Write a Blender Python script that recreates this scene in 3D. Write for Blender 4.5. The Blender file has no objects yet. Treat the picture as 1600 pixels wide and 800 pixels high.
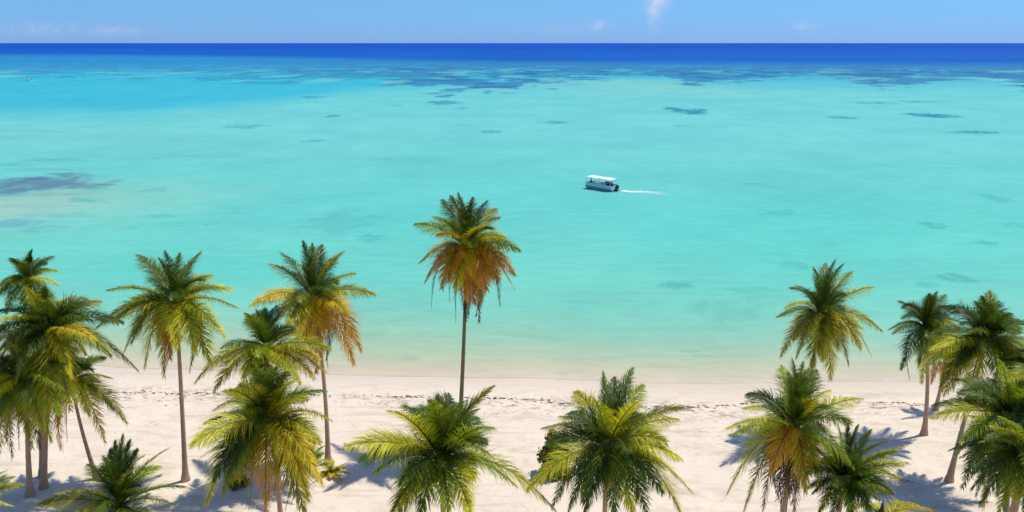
import bpy, math, random
import numpy as np
from mathutils import Vector, Matrix

random.seed(7)
R = math.radians
scene = bpy.context.scene
C = scene.collection

# ------------------------------------------------------------------ camera
H = 25.0                    # flying height of the camera above the sea
PITCH = R(14.85)
F = 1256.0                  # focal length in photo pixels (1600 px wide)
cam_d = bpy.data.cameras.new('camera')
cam = bpy.data.objects.new('camera', cam_d)
C.objects.link(cam)
cam.location = (0, 0, H)
cam.rotation_euler = (math.pi / 2 - PITCH, 0, 0)
cam_d.sensor_width = 36.0
cam_d.lens = 36.0 * F / 1600.0
cam_d.clip_start = 0.5
cam_d.clip_end = 200000
scene.camera = cam

# ------------------------------------------------------------------ sky, sun, exposure
SUN_EL, SUN_AZ = R(65), R(62)          # azimuth clockwise from +Y (out to sea); sun stands to the right
world = bpy.data.worlds.new('World')
scene.world = world
world.use_nodes = True
nt = world.node_tree
nt.nodes.clear()
def N(tree, kind, **kw):
    n = tree.nodes.new(kind)
    for k, v in kw.items():
        setattr(n, k, v)
    return n
def math_node(tree, op, a, b=None, c=None, clamp=False):
    n = tree.nodes.new('ShaderNodeMath'); n.operation = op; n.use_clamp = clamp
    for i, v in enumerate((a, b, c)):
        if v is None: continue
        if isinstance(v, (int, float)): n.inputs[i].default_value = v
        else: tree.links.new(v, n.inputs[i])
    return n.outputs[0]
L = nt.links.new
sky = N(nt, 'ShaderNodeTexSky', sky_type='NISHITA', sun_disc=False, sun_elevation=SUN_EL, sun_rotation=SUN_AZ,
        altitude=0, air_density=1.0, dust_density=0.0, ozone_density=3.0)
tint = N(nt, 'ShaderNodeMix', data_type='RGBA', blend_type='MULTIPLY')
tint.inputs[0].default_value = 1.0
L(sky.outputs[0], tint.inputs[6])
# small far cumulus near the horizon: puffs at given bearings and heights, broken up by noise
geo = N(nt, 'ShaderNodeTexCoord')
sep = N(nt, 'ShaderNodeSeparateXYZ'); L(geo.outputs['Generated'], sep.inputs[0])
az = math_node(nt, 'ARCTAN2', sep.outputs[0], sep.outputs[1])
el = math_node(nt, 'ARCSINE', sep.outputs[2])
# clean tropical air: the sky stays blue down to the horizon
rp = N(nt, 'ShaderNodeValToRGB'); L(sep.outputs[2], rp.inputs[0])
stops = [(0.0, (0.128, 0.264, 0.68)), (0.0525, (0.158, 0.324, 0.585)), (0.25, (0.42, 0.53, 0.72)), (1.0, (0.70, 0.64, 0.78))]
while len(rp.color_ramp.elements) < 4: rp.color_ramp.elements.new(0.5)
for e_, (p_, c_) in zip(rp.color_ramp.elements, stops): e_.position = p_; e_.color = (*c_, 1)
tw = N(nt, 'ShaderNodeVectorMath', operation='SCALE'); tw.inputs['Scale'].default_value = 2.0
L(rp.outputs[0], tw.inputs[0]); L(tw.outputs[0], tint.inputs[7])
nz = N(nt, 'ShaderNodeTexNoise'); nz.inputs['Scale'].default_value = 75; nz.inputs['Detail'].default_value = 5; nz.inputs['Roughness'].default_value = 0.62
L(geo.outputs['Generated'], nz.inputs['Vector'])
nz2 = N(nt, 'ShaderNodeTexNoise'); nz2.inputs['Scale'].default_value = 18; nz2.inputs['Detail'].default_value = 4
L(geo.outputs['Generated'], nz2.inputs['Vector'])
cloud = None
for (a0, e0, sa, se, amp) in ((9.75, 3.05, 0.75, 0.75, 1.25), (9.6, 1.9, 0.42, 0.8, 0.75), (6.0, 1.15, 0.6, 0.35, 0.5), (19.2, 1.05, 0.7, 0.25, 0.42),
                              (-29.6, 0.85, 1.9, 0.34, 0.36), (-25.2, 0.75, 1.6, 0.3, 0.30), (3.0, 1.0, 1.6, 0.3, 0.2), (-33.0, 1.5, 1.5, 0.35, 0.25)):
    da = math_node(nt, 'DIVIDE', math_node(nt, 'SUBTRACT', az, R(a0)), R(sa))
    de = math_node(nt, 'DIVIDE', math_node(nt, 'SUBTRACT', el, R(e0)), R(se))
    r2 = math_node(nt, 'ADD', math_node(nt, 'MULTIPLY', da, da), math_node(nt, 'MULTIPLY', de, de))
    g = math_node(nt, 'MULTIPLY', math_node(nt, 'EXPONENT', math_node(nt, 'MULTIPLY', r2, -1.0)), amp)
    cloud = g if cloud is None else math_node(nt, 'ADD', cloud, g)
mask = math_node(nt, 'MULTIPLY', cloud, math_node(nt, 'MULTIPLY_ADD', nz.outputs[0], 3.0, -0.85, clamp=True))
mask = math_node(nt, 'MULTIPLY', mask, 0.62, clamp=True)
cmix = N(nt, 'ShaderNodeMix', data_type='RGBA')
L(mask, cmix.inputs[0]); L(tint.outputs[2], cmix.inputs[6]); cmix.inputs[7].default_value = (7.2, 6.6, 8.4, 1)
bg = N(nt, 'ShaderNodeBackground'); bg.inputs[1].default_value = 0.11
L(cmix.outputs[2], bg.inputs[0])
wo = N(nt, 'ShaderNodeOutputWorld'); L(bg.outputs[0], wo.inputs[0])

sun_d = bpy.data.lights.new('sun', 'SUN'); sun_d.energy = 4.1; sun_d.angle = R(0.53); sun_d.color = (1.0, 0.955, 0.87)
sun = bpy.data.objects.new('sun', sun_d); C.objects.link(sun)
to_sun = Vector((math.sin(SUN_AZ) * math.cos(SUN_EL), math.cos(SUN_AZ) * math.cos(SUN_EL), math.sin(SUN_EL)))
sun.rotation_euler = to_sun.to_track_quat('Z', 'Y').to_euler()
sun.location = (60, 0, 120)
scene.view_settings.view_transform = 'Standard'
scene.view_settings.look = 'None'
scene.view_settings.exposure = 0.0
scene.view_settings.gamma = 1.0
scene.cycles.max_bounces = 8
scene.cycles.transparent_max_bounces = 8

# ------------------------------------------------------------------ survey helpers: where a sight line meets a level or a distance
def ray(px, py):
    f, r, u = Vector((0, math.cos(PITCH), -math.sin(PITCH))), Vector((1, 0, 0)), Vector((0, math.sin(PITCH), math.cos(PITCH)))
    return f * F + r * (px - 800.0) + u * (400.0 - py)
def at_z(px, py, z=0.0):
    d = ray(px, py); t = (z - H) / d.z
    return Vector((0, 0, H)) + d * t
def at_y(px, py, Y):
    d = ray(px, py); t = Y / d.y
    return Vector((0, 0, H)) + d * t

# ------------------------------------------------------------------ noise in plain numpy
_rng = np.random.RandomState(11)
_tab = _rng.rand(256, 256)
def vnoise(x, y):
    x = np.asarray(x, float); y = np.asarray(y, float)
    xi = np.floor(x).astype(int); yi = np.floor(y).astype(int)
    fx = x - xi; fy = y - yi
    fx = fx * fx * fx * (fx * (fx * 6 - 15) + 10); fy = fy * fy * fy * (fy * (fy * 6 - 15) + 10)
    a = _tab[xi & 255, yi & 255]; b = _tab[(xi + 1) & 255, yi & 255]
    c = _tab[xi & 255, (yi + 1) & 255]; d = _tab[(xi + 1) & 255, (yi + 1) & 255]
    return (a * (1 - fx) + b * fx) * (1 - fy) + (c * (1 - fx) + d * fx) * fy
def fbm(x, y, o=4, seed=0.0):
    s = 0; amp = 1; tot = 0
    for i in range(o):
        s = s + amp * vnoise(x * 2 ** i + 17.3 * i + seed, y * 2 ** i + 9.7 * i - seed * 1.7); tot += amp; amp *= 0.5
    return s / tot
def sstep(a, b, x):
    t = np.clip((x - a) / (b - a), 0, 1); return t * t * (3 - 2 * t)
def lin(c):
    c = np.asarray(c, float) / 255.0
    return np.where(c <= 0.04045, c / 12.92, ((c + 0.055) / 1.055) ** 2.4)

# ------------------------------------------------------------------ mesh helpers
def tag(o, label=None, cat=None, group=None, kind=None):
    for k, v in (('label', label), ('category', cat), ('group', group), ('kind', kind)):
        if v: o[k] = v
    return o
def link(name, me, mat=None, parent=None, loc=(0, 0, 0)):
    o = bpy.data.objects.new(name, me); C.objects.link(o)
    if me is not None and mat is not None:
        for m in (mat if isinstance(mat, (list, tuple)) else [mat]): me.materials.append(m)
    if parent is not None: o.parent = parent
    o.location = loc
    return o
def np_mesh(name, V, faces, col=None, smooth=False):
    me = bpy.data.meshes.new(name)
    me.from_pydata(V.tolist() if hasattr(V, 'tolist') else V, [], faces)
    if col is not None:
        a = me.attributes.new('Col', 'FLOAT_COLOR', 'POINT')
        c4 = np.ones((len(V), 4), np.float32); c4[:, :3] = col
        a.data.foreach_set('color', c4.ravel())
    if smooth: me.polygons.foreach_set('use_smooth', [True] * len(me.polygons))
    me.update()
    return me
def grid_mesh(name, X, Y, Z, col=None, extra=None):
    nr, nc = X.shape
    V = np.stack([X, Y, Z], -1).reshape(-1, 3)
    idx = np.arange(nr * nc).reshape(nr, nc)
    q = np.stack([idx[:-1, :-1], idx[:-1, 1:], idx[1:, 1:], idx[1:, :-1]], -1).reshape(-1, 4)
    me = bpy.data.meshes.new(name)
    me.vertices.add(len(V)); me.vertices.foreach_set('co', V.astype(np.float32).ravel())
    me.loops.add(q.size); me.loops.foreach_set('vertex_index', q.astype(np.int32).ravel())
    me.polygons.add(len(q)); me.polygons.foreach_set('loop_start', np.arange(0, q.size, 4, dtype=np.int32))
    me.polygons.foreach_set('loop_total', np.full(len(q), 4, np.int32))
    me.polygons.foreach_set('use_smooth', np.ones(len(q), bool))
    if col is not None:
        a = me.attributes.new('Col', 'FLOAT_COLOR', 'POINT')
        c4 = np.ones((len(V), 4), np.float32); c4[:, :3] = col.reshape(-1, 3); a.data.foreach_set('color', c4.ravel())
    for k, v in (extra or {}).items():
        a = me.attributes.new(k, 'FLOAT', 'POINT'); a.data.foreach_set('value', v.astype(np.float32).ravel())
    me.update(calc_edges=True); me.validate()
    return me

# ------------------------------------------------------------------ materials
def new_mat(name):
    m = bpy.data.materials.new(name); m.use_nodes = True
    t = m.node_tree; t.nodes.clear()
    out = N(t, 'ShaderNodeOutputMaterial'); b = N(t, 'ShaderNodeBsdfPrincipled')
    t.links.new(b.outputs[0], out.inputs[0])
    return m, t, b, out
def noise(t, scale, detail=4, rough=0.55, vec=None, dist=0.0):
    n = N(t, 'ShaderNodeTexNoise'); n.inputs['Scale'].default_value = scale; n.inputs['Detail'].default_value = detail
    n.inputs['Roughness'].default_value = rough; n.inputs['Distortion'].default_value = dist
    if vec is not None: t.links.new(vec, n.inputs['Vector'])
    return n.outputs[0]
def ramp(t, fac, stops):
    r = N(t, 'ShaderNodeValToRGB'); e = r.color_ramp.elements
    while len(e) < len(stops): e.new(0.5)
    for i, (p, c) in enumerate(stops): e[i].position = p; e[i].color = (*c, 1)
    t.links.new(fac, r.inputs[0]); return r.outputs[0]
def mixc(t, fac, a, b, blend='MIX'):
    m = N(t, 'ShaderNodeMix', data_type='RGBA', blend_type=blend)
    for i, v in ((0, fac), (6, a), (7, b)):
        if isinstance(v, (int, float)): m.inputs[i].default_value = v
        elif isinstance(v, tuple): m.inputs[i].default_value = (*v, 1) if len(v) == 3 else v
        else: t.links.new(v, m.inputs[i])
    return m.outputs[2]
def pos(t, sx=1, sy=1, sz=1):
    g = N(t, 'ShaderNodeNewGeometry'); m = N(t, 'ShaderNodeVectorMath', operation='MULTIPLY')
    t.links.new(g.outputs['Position'], m.inputs[0]); m.inputs[1].default_value = (sx, sy, sz)
    return m.outputs[0]
def objco(t, sx=1, sy=1, sz=1):
    g = N(t, 'ShaderNodeTexCoord'); m = N(t, 'ShaderNodeVectorMath', operation='MULTIPLY')
    t.links.new(g.outputs['Object'], m.inputs[0]); m.inputs[1].default_value = (sx, sy, sz)
    return m.outputs[0]
def bump(t, b, h, strength=0.3, dist=0.05):
    n = N(t, 'ShaderNodeBump'); n.inputs['Strength'].default_value = strength; n.inputs['Distance'].default_value = dist
    t.links.new(h, n.inputs['Height']); t.links.new(n.outputs[0], b.inputs['Normal'])
def attr(t, name):
    a = N(t, 'ShaderNodeAttribute'); a.attribute_name = name; return a
def plain(name, col, rough=0.5, spec=0.4, nscale=6.0, var=0.15, metal=0.0):
    m, t, b, o = new_mat(name)
    n = noise(t, nscale, 4, 0.6, objco(t))
    c = mixc(t, n, tuple(x * (1 - var) for x in col), tuple(min(1, x * (1 + var)) for x in col))
    t.links.new(c, b.inputs['Base Color']); b.inputs['Roughness'].default_value = rough
    b.inputs['Specular IOR Level'].default_value = spec; b.inputs['Metallic'].default_value = metal
    return m

# sand: pale coral sand, footprints and drifted ripples, damp near the water
m_sand, t, b, o = new_mat('coral_sand')
P = pos(t)
n1 = noise(t, 0.09, 5, 0.6, P); n2 = noise(t, 1.3, 6, 0.65, P, 0.6); n3 = noise(t, 9.0, 4, 0.6, P); n4 = noise(t, 0.5, 5, 0.6, pos(t, 0.35, 1.5, 1), 0.8)
c = mixc(t, n1, (0.70, 0.585, 0.435), (0.775, 0.665, 0.505))
c = mixc(t, ramp(t, n2, [(0.32, (1, 1, 1)), (0.48, (0, 0, 0))]), c, (0.65, 0.53, 0.385))
c = mixc(t, ramp(t, n4, [(0.34, (0.7, 0.7, 0.7)), (0.48, (0, 0, 0))]), c, (0.54, 0.43, 0.32))
wet = attr(t, 'wet')
c = mixc(t, wet.outputs['Fac'], c, (0.585, 0.495, 0.37))
lit = attr(t, 'litter')
spk = math_node(t, 'MULTIPLY', lit.outputs['Fac'], ramp(t, noise(t, 1.1, 6, 0.75, pos(t, 0.8, 1.2, 1), 1.2), [(0.50, (0, 0, 0)), (0.60, (1, 1, 1))]))
c = mixc(t, spk, c, (0.30, 0.23, 0.17))
t.links.new(c, b.inputs['Base Color'])
b.inputs['Roughness'].default_value = 0.92; b.inputs['Specular IOR Level'].default_value = 0.12
vor = N(t, 'ShaderNodeTexVoronoi'); vor.inputs['Scale'].default_value = 1.1; t.links.new(P, vor.inputs['Vector'])
hgt = math_node(t, 'ADD', math_node(t, 'MULTIPLY', n2, 1.0), math_node(t, 'ADD', math_node(t, 'MULTIPLY', n3, 0.25), math_node(t, 'MULTIPLY', math_node(t, 'MINIMUM', vor.outputs[0], 0.35), 0.9)))
bump(t, b, hgt, 0.26, 0.14)

# sea: colour of the water over its bed comes with the mesh (depth, weed beds); clear right at the shore
m_sea, t, b, o = new_mat('sea_water')
ac = attr(t, 'Col')
rip = noise(t, 1.0, 5, 0.6, pos(t, 0.22, 0.75, 1), 0.7)
rip2 = noise(t, 1.0, 5, 0.65, pos(t, 0.035, 0.05, 1), 1.0)
k = math_node(t, 'ADD', math_node(t, 'MULTIPLY_ADD', rip, 0.34, 0.83), math_node(t, 'MULTIPLY_ADD', rip2, 0.20, -0.10))
kk = N(t, 'ShaderNodeCombineColor'); t.links.new(k, kk.inputs[0]); t.links.new(k, kk.inputs[1]); t.links.new(k, kk.inputs[2])
c = mixc(t, 1.0, ac.outputs['Color'], kk.outputs[0], 'MULTIPLY')
t.links.new(c, b.inputs['Base Color'])
b.inputs['Roughness'].default_value = 1.0; b.inputs['Specular IOR Level'].default_value = 0.0
gl = N(t, 'ShaderNodeBsdfGlossy'); gl.inputs['Roughness'].default_value = 0.28
fr = N(t, 'ShaderNodeFresnel'); fr.inputs['IOR'].default_value = 1.33
wv = math_node(t, 'ADD', noise(t, 1.0, 3, 0.6, pos(t, 0.55, 1.3, 1), 0.5), math_node(t, 'MULTIPLY', noise(t, 1.0, 3, 0.6, pos(t, 2.2, 3.6, 1)), 0.3))
bump(t, b, wv, 0.25, 0.12)
surf = N(t, 'ShaderNodeMixShader'); t.links.new(math_node(t, 'MINIMUM', fr.outputs[0], 0.06), surf.inputs[0])   # wave slopes keep the mirror of the sky weak
t.links.new(b.outputs[0], surf.inputs[1]); t.links.new(gl.outputs[0], surf.inputs[2]); t.links.new(b.inputs['Normal'].links[0].from_socket, gl.inputs['Normal'])
tr = N(t, 'ShaderNodeBsdfTransparent'); tr.inputs[0].default_value = (0.97, 1.0, 0.98, 1)
mx = N(t, 'ShaderNodeMixShader')
cl = attr(t, 'clear'); t.links.new(cl.outputs['Fac'], mx.inputs[0]); t.links.new(surf.outputs[0], mx.inputs[1]); t.links.new(tr.outputs[0], mx.inputs[2])
t.links.new(mx.outputs[0], o.inputs[0])

# palm leaf: per-leaflet colour, waxy, lets some light through
m_leaf, t, b, o = new_mat('palm_leaf')
ac = attr(t, 'Col')
t.links.new(ac.outputs['Color'], b.inputs['Base Color']); b.inputs['Roughness'].default_value = 0.38; b.inputs['Specular IOR Level'].default_value = 0.26
tl = N(t, 'ShaderNodeBsdfTranslucent')
t.links.new(mixc(t, 1.0, ac.outputs['Color'], (1.25, 1.15, 0.6), 'MULTIPLY'), tl.inputs[0])
mx = N(t, 'ShaderNodeMixShader'); mx.inputs[0].default_value = 0.34
t.links.new(b.outputs[0], mx.inputs[1]); t.links.new(tl.outputs[0], mx.inputs[2]); t.links.new(mx.outputs[0], o.inputs[0])

# palm trunk: ring scars up the stem, grey-brown, lichen patches
m_trunk, t, b, o = new_mat('palm_trunk')
oc = objco(t)
wvn = N(t, 'ShaderNodeTexWave', wave_type='BANDS', bands_direction='Z'); wvn.inputs['Scale'].default_value = 2.6; wvn.inputs['Distortion'].default_value = 1.6; wvn.inputs['Detail'].default_value = 3
t.links.new(oc, wvn.inputs['Vector'])
c = mixc(t, noise(t, 3.0, 5, 0.6, oc), (0.42, 0.25, 0.14), (0.62, 0.42, 0.27))
c = mixc(t, ramp(t, wvn.outputs[0], [(0.05, (0.5, 0.5, 0.5)), (0.35, (0, 0, 0))]), c, (0.25, 0.13, 0.07))
t.links.new(c, b.inputs['Base Color']); b.inputs['Roughness'].default_value = 0.85; b.inputs['Specular IOR Level'].default_value = 0.2
bump(t, b, wvn.outputs[0], 0.35, 0.03)
m_trunk_green, t, b, o = new_mat('palm_trunk_mossy')
oc = objco(t)
wvn = N(t, 'ShaderNodeTexWave', wave_type='BANDS', bands_direction='Z'); wvn.inputs['Scale'].default_value = 2.6; wvn.inputs['Distortion'].default_value = 1.6; wvn.inputs['Detail'].default_value = 3
t.links.new(oc, wvn.inputs['Vector'])
c = mixc(t, noise(t, 2.2, 5, 0.6, oc), (0.13, 0.12, 0.045), (0.30, 0.25, 0.12))
c = mixc(t, ramp(t, wvn.outputs[0], [(0.05, (0.75, 0.75, 0.75)), (0.35, (0, 0, 0))]), c, (0.08, 0.07, 0.035))
t.links.new(c, b.inputs['Base Color']); b.inputs['Roughness'].default_value = 0.85; b.inputs['Specular IOR Level'].default_value = 0.2
bump(t, b, wvn.outputs[0], 0.35, 0.03)
m_fibre = plain('palm_fibre', (0.10, 0.062, 0.03), 0.9, 0.1, 14.0, 0.5)
m_weed = plain('dry_seaweed', (0.12, 0.085, 0.06), 0.9, 0.1, 5.0, 0.5)
m_wood = plain('twig_wood', (0.16, 0.10, 0.06), 0.85, 0.15, 9.0, 0.4)
m_white = plain('white_canvas', (0.80, 0.80, 0.80), 0.6, 0.3, 2.0, 0.04)
m_alu = plain('aluminium_tube', (0.30, 0.42, 0.43), 0.4, 0.5, 3.0, 0.15, 0.3)
m_hull = plain('hull_paint', (0.12, 0.27, 0.27), 0.35, 0.5, 2.0, 0.15)
m_deck = plain('boat_deck', (0.42, 0.47, 0.46), 0.6, 0.3, 3.0, 0.1)
m_side = plain('side_panel_paint', (0.46, 0.60, 0.60), 0.45, 0.4, 2.0, 0.08)
m_motor = plain('engine_cowl', (0.012, 0.014, 0.016), 0.35, 0.5, 5.0, 0.2)
m_dark = plain('navy_vinyl', (0.035, 0.06, 0.085), 0.5, 0.4, 5.0, 0.2)
m_skin = plain('tanned_skin', (0.34, 0.19, 0.12), 0.55, 0.3, 8.0, 0.1)
m_hair = plain('dark_hair', (0.02, 0.015, 0.012), 0.6, 0.3, 20.0, 0.3)
m_shirtA = plain('navy_shirt', (0.03, 0.05, 0.12), 0.85, 0.2, 9.0, 0.2)
m_shirtB = plain('teal_shirt', (0.04, 0.17, 0.20), 0.85, 0.2, 9.0, 0.2)
m_foam, t, b, o = new_mat('sea_foam')
b.inputs['Base Color'].default_value = (0.80, 0.84, 0.84, 1); b.inputs['Roughness'].default_value = 0.8
fa = attr(t, 'amount')
al = math_node(t, 'MULTIPLY', fa.outputs['Fac'], ramp(t, noise(t, 1.0, 5, 0.7, pos(t, 1.2, 1.6, 1), 0.8), [(0.30, (0.25, 0.25, 0.25)), (0.50, (1, 1, 1))]), clamp=True)
tr = N(t, 'ShaderNodeBsdfTransparent'); mx = N(t, 'ShaderNodeMixShader')
t.links.new(al, mx.inputs[0]); t.links.new(tr.outputs[0], mx.inputs[1]); t.links.new(b.outputs[0], mx.inputs[2]); t.links.new(mx.outputs[0], o.inputs[0])

# ------------------------------------------------------------------ the beach: one sheet that runs under the sea
SHORE = 56.9
def shore_y(x):
    xx = np.asarray(x, float); sl = np.minimum(np.maximum(-xx - 2, 0) * 0.105, 3.4)
    return SHORE + sl + 3.0 * (fbm(np.asarray(x) / 24.0, np.asarray(x) * 0 + 3.3, 3) - 0.5) + 0.5 * (fbm(np.asarray(x) / 5.0, np.asarray(x) * 0 + 8.3, 2) - 0.5)
def sand_h(x, y):
    x = np.asarray(x, float); y = np.asarray(y, float)
    d = shore_y(x) - y                                   # metres up the beach
    up = 0.95 * (1 - np.exp(-np.maximum(d, 0) / 8.0)) + 0.012 * np.maximum(d, 0)
    dn = -0.045 * np.maximum(-d, 0)
    z = np.where(d > 0, up, np.maximum(dn, -6.0))
    amp = sstep(1.5, 8.0, d)
    z = z + amp * (0.42 * (fbm(x / 7.0, y / 5.0, 4, 2.0) - 0.5) + 0.16 * (fbm(x / 1.6, y / 1.2, 3, 5.0) - 0.5))
    scarp = sstep(7.2, 8.6, d + 1.8 * (fbm(x / 6.0, y * 0, 3, 9.0) - 0.5))       # little erosion step above the wrack line
    return z + 0.22 * scarp
xs = np.concatenate([-np.geomspace(3000, 61, 24), np.arange(-60, 60.01, 0.36), np.geomspace(61, 3000, 24)])
ys = np.concatenate([-np.geomspace(400, 1, 14) + 10, np.arange(10, 26, 1.0), np.arange(26, 66, 0.30), np.arange(66, 90, 2.0), np.geomspace(92, 260, 10)])
X, Y = np.meshgrid(xs, ys)
Z = sand_h(X, Y)
dd = shore_y(X) - Y
wet = np.clip(1 - sstep(-0.5, 5.0, dd + 1.2 * (fbm(X / 9, Y / 4, 3, 4.0) - 0.5)), 0, 1) * 0.85
lit_band = np.exp(-((dd - 5.6 - 1.4 * (fbm(X / 8, Y * 0, 3, 21.0) - 0.5)) / 1.5) ** 2) * sstep(0.40, 0.62, fbm(X / 5.0, Y / 5, 3, 31.0)) + 0.40 * np.exp(-((dd - 10.5) / 3.0) ** 2) * sstep(0.45, 0.7, fbm(X / 6.0, Y / 3, 3, 41.0))
me = grid_mesh('beach', X, Y, Z, extra={'wet': wet, 'litter': np.clip(lit_band, 0, 1)})
tag(link('beach', me, m_sand), kind='structure')

# ------------------------------------------------------------------ the sea: vertex rows thin out with distance
KV = np.array([1.32, 1.365, 1.53])                 # how strongly sun and sky light a level surface
def alb(rgb): return np.maximum(lin(rgb) - np.array([0.011, 0.024, 0.045]), 0.0015) / KV
rows = np.concatenate([np.arange(648, 90, -0.9), np.arange(90, 68.6, -0.35), [68.3, 68.0, 67.8, 67.6]])
yd = np.array([at_z(800, v, 0).y for v in rows])
yd = np.concatenate([yd, [90000.0]])
bear = np.concatenate([-np.geomspace(6, 0.74, 16), np.linspace(-0.72, 0.72, 560), np.geomspace(0.74, 6, 16)])
B, YY = np.meshgrid(bear, yd)
X = B * YY
def dist_of(v): return at_z(800, v, 0).y
# water colour against distance from the beach (shallow sand flat, lagoon, reef, drop-off)
prof = [(57.0, (233, 219, 198)), (58.6, (220, 216, 192)), (60.5, (200, 214, 187)), (62.0, (188, 214, 188)), (65.0, (170, 214, 190)), (69.0, (154, 219, 198)), (74.0, (138, 221, 204)), (84.0, (126, 222, 208)),
        (105.0, (117, 219, 209)), (135.0, (114, 217, 212)), (180.0, (118, 217, 215)), (260.0, (122, 217, 219)), (420.0, (116, 214, 219)), (560.0, (96, 200, 218)), (760.0, (72, 172, 214)), (1100.0, (48, 138, 212))]
pd = np.array([p[0] for p in prof]); pc = np.array([alb(p[1]) for p in prof])
wob = YY * (1 + 0.16 * (fbm(X / 60.0, YY / 90.0, 3, 6.0) - 0.5) * sstep(58, 75, YY))
wob = np.maximum(wob - (shore_y(X) - SHORE) * (1 - sstep(64, 90, YY)), 57.0)
base = np.stack([np.interp(np.log(wob), np.log(pd), pc[:, i]) for i in range(3)], -1)
def blend(base, m, rgb): return base * (1 - m[..., None]) + alb(rgb) * m[..., None]
def interp_b(pts, of=dist_of):                    # a line on the chart: bearing -> distance
    bx = np.array([(p[0] - 800) / 1256.0 * 1.03 for p in pts]); by = np.array([of(p[1]) for p in pts])
    return np.exp(np.interp(B, bx, np.log(by)))
# deeper blue channel on the left
edge = interp_b([(-400, 184), (0, 180), (250, 172), (400, 160), (560, 142), (700, 134), (900, 122), (2000, 118)])
nn = fbm(X / 120.0, YY / 160.0, 4, 3.0)
e2 = edge * (1 + 0.22 * (nn - 0.5))
chan = sstep(0.90, 1.14, YY / e2) * (1 - sstep(430, 900, X + 520 + 0 * YY)) * (1 - 0.75 * sstep(620, 780, YY))
base = blend(base, np.clip(chan, 0, 1) * 0.88, (64, 194, 222))
# pale sand bar on the left and pale shoal behind the reef gap
def chart_blob(px, py, hw, hh, warp=0.5, soft=0.6, sc=1.0):
    c = at_z(px, py, 0); d = c.y
    rx = hw / F * math.hypot(d, H); ry = max(abs(dist_of(py - hh) - dist_of(py + hh)) / 2, 0.4)
    w = warp * (fbm(X / (rx * 0.55 * sc) + px, YY / (ry * 0.55 * sc) + py, 4, px * 0.37) - 0.5) * 2
    q = np.sqrt(((X - c.x) / rx) ** 2 + ((YY - c.y) / ry) ** 2) + w
    return 1 - sstep(1 - soft, 1 + soft * 0.6, q)
for (px, py, hw, hh, m, rgb) in ((60, 318, 200, 46, 0.85, (150, 214, 203)), (50, 318, 110, 22, 0.8, (172, 212, 200)), (250, 310, 170, 36, 0.45, (140, 216, 204)),
                                 (980, 132, 130, 12, 0.6, (140, 214, 210)), (1100, 142, 160, 12, 0.4, (142, 216, 212)), (1320, 150, 160, 12, 0.35, (132, 218, 216)), (120, 215, 260, 18, 0.35, (130, 216, 212)),
                                 (420, 230, 300, 14, 0.25, (132, 216, 214)), (1250, 225, 300, 18, 0.35, (128, 219, 222)), (1540, 250, 160, 40, 0.3, (120, 219, 220)),
                                 (1250, 360, 300, 60, 0.35, (88, 220, 212)), (700, 330, 260, 30, 0.3, (112, 220, 218)), (300, 420, 260, 40, 0.3, (86, 217, 211)), (1050, 510, 300, 30, 0.3, (128, 217, 200))):
    base = blend(base, m * chart_blob(px, py, hw, hh, 0.35, 0.9), rgb)
# reef and weed belt before the drop-off: patchy in world space
near = interp_b([(-600, 128), (0, 126), (250, 128), (430, 134), (600, 134), (690, 152), (760, 152), (860, 140), (930, 126), (1000, 118), (1060, 135), (1140, 131), (1230, 120), (1300, 127), (1350, 143), (1400, 134), (1480, 128), (1550, 140), (1600, 152), (2200, 150)])
tt = np.log(YY / near) / np.log(1.35)
n_a = fbm(X / 34.0, YY / 42.0, 5, 12.0); n_b = fbm(X / 11.0, YY / 15.0, 4, 14.0)
nr = 0.65 * n_a + 0.35 * n_b
leftness = sstep(0.0, -0.45, B)
dens = sstep(-0.05, 0.75, tt) - 0.30 * leftness
reef = sstep(0.0, 0.07, nr - (0.625 - 0.26 * dens)) * (tt > -0.25) * sstep(-0.2, 0.05, tt)
reef = reef * (1 - 0.55 * leftness)
base = blend(base, np.clip(reef, 0, 1) * 0.88, (64, 140, 190))
fine = sstep(0.55, 0.68, fbm(X / 16.0, YY / 26.0, 4, 50.0)) * sstep(-0.1, 0.3, tt) * (1 - sstep(760, 980, YY))
base = blend(base, fine * 0.6 * (1 - 0.5 * leftness), (48, 112, 172))
pale = sstep(0.58, 0.72, fbm(X / 26.0, YY / 40.0, 4, 77.0)) * sstep(0.1, 0.5, tt) * (1 - sstep(700, 900, YY))
base = blend(base, pale * 0.6, (128, 212, 212))
# drop-off into the deep
drop = interp_b([(-600, 84), (0, 85), (300, 86), (500, 90), (760, 96), (1000, 98), (1600, 99), (2200, 99)])
dr = sstep(0.76, 1.18, YY / (drop * (1 + 0.12 * (fbm(X / 260.0, YY / 300.0, 3, 8.0) - 0.5))))
base = blend(base, dr, (30, 108, 206))
dd2 = sstep(dist_of(93), dist_of(74), YY)
base = blend(base, dd2 * dr, (20, 94, 204))
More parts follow.
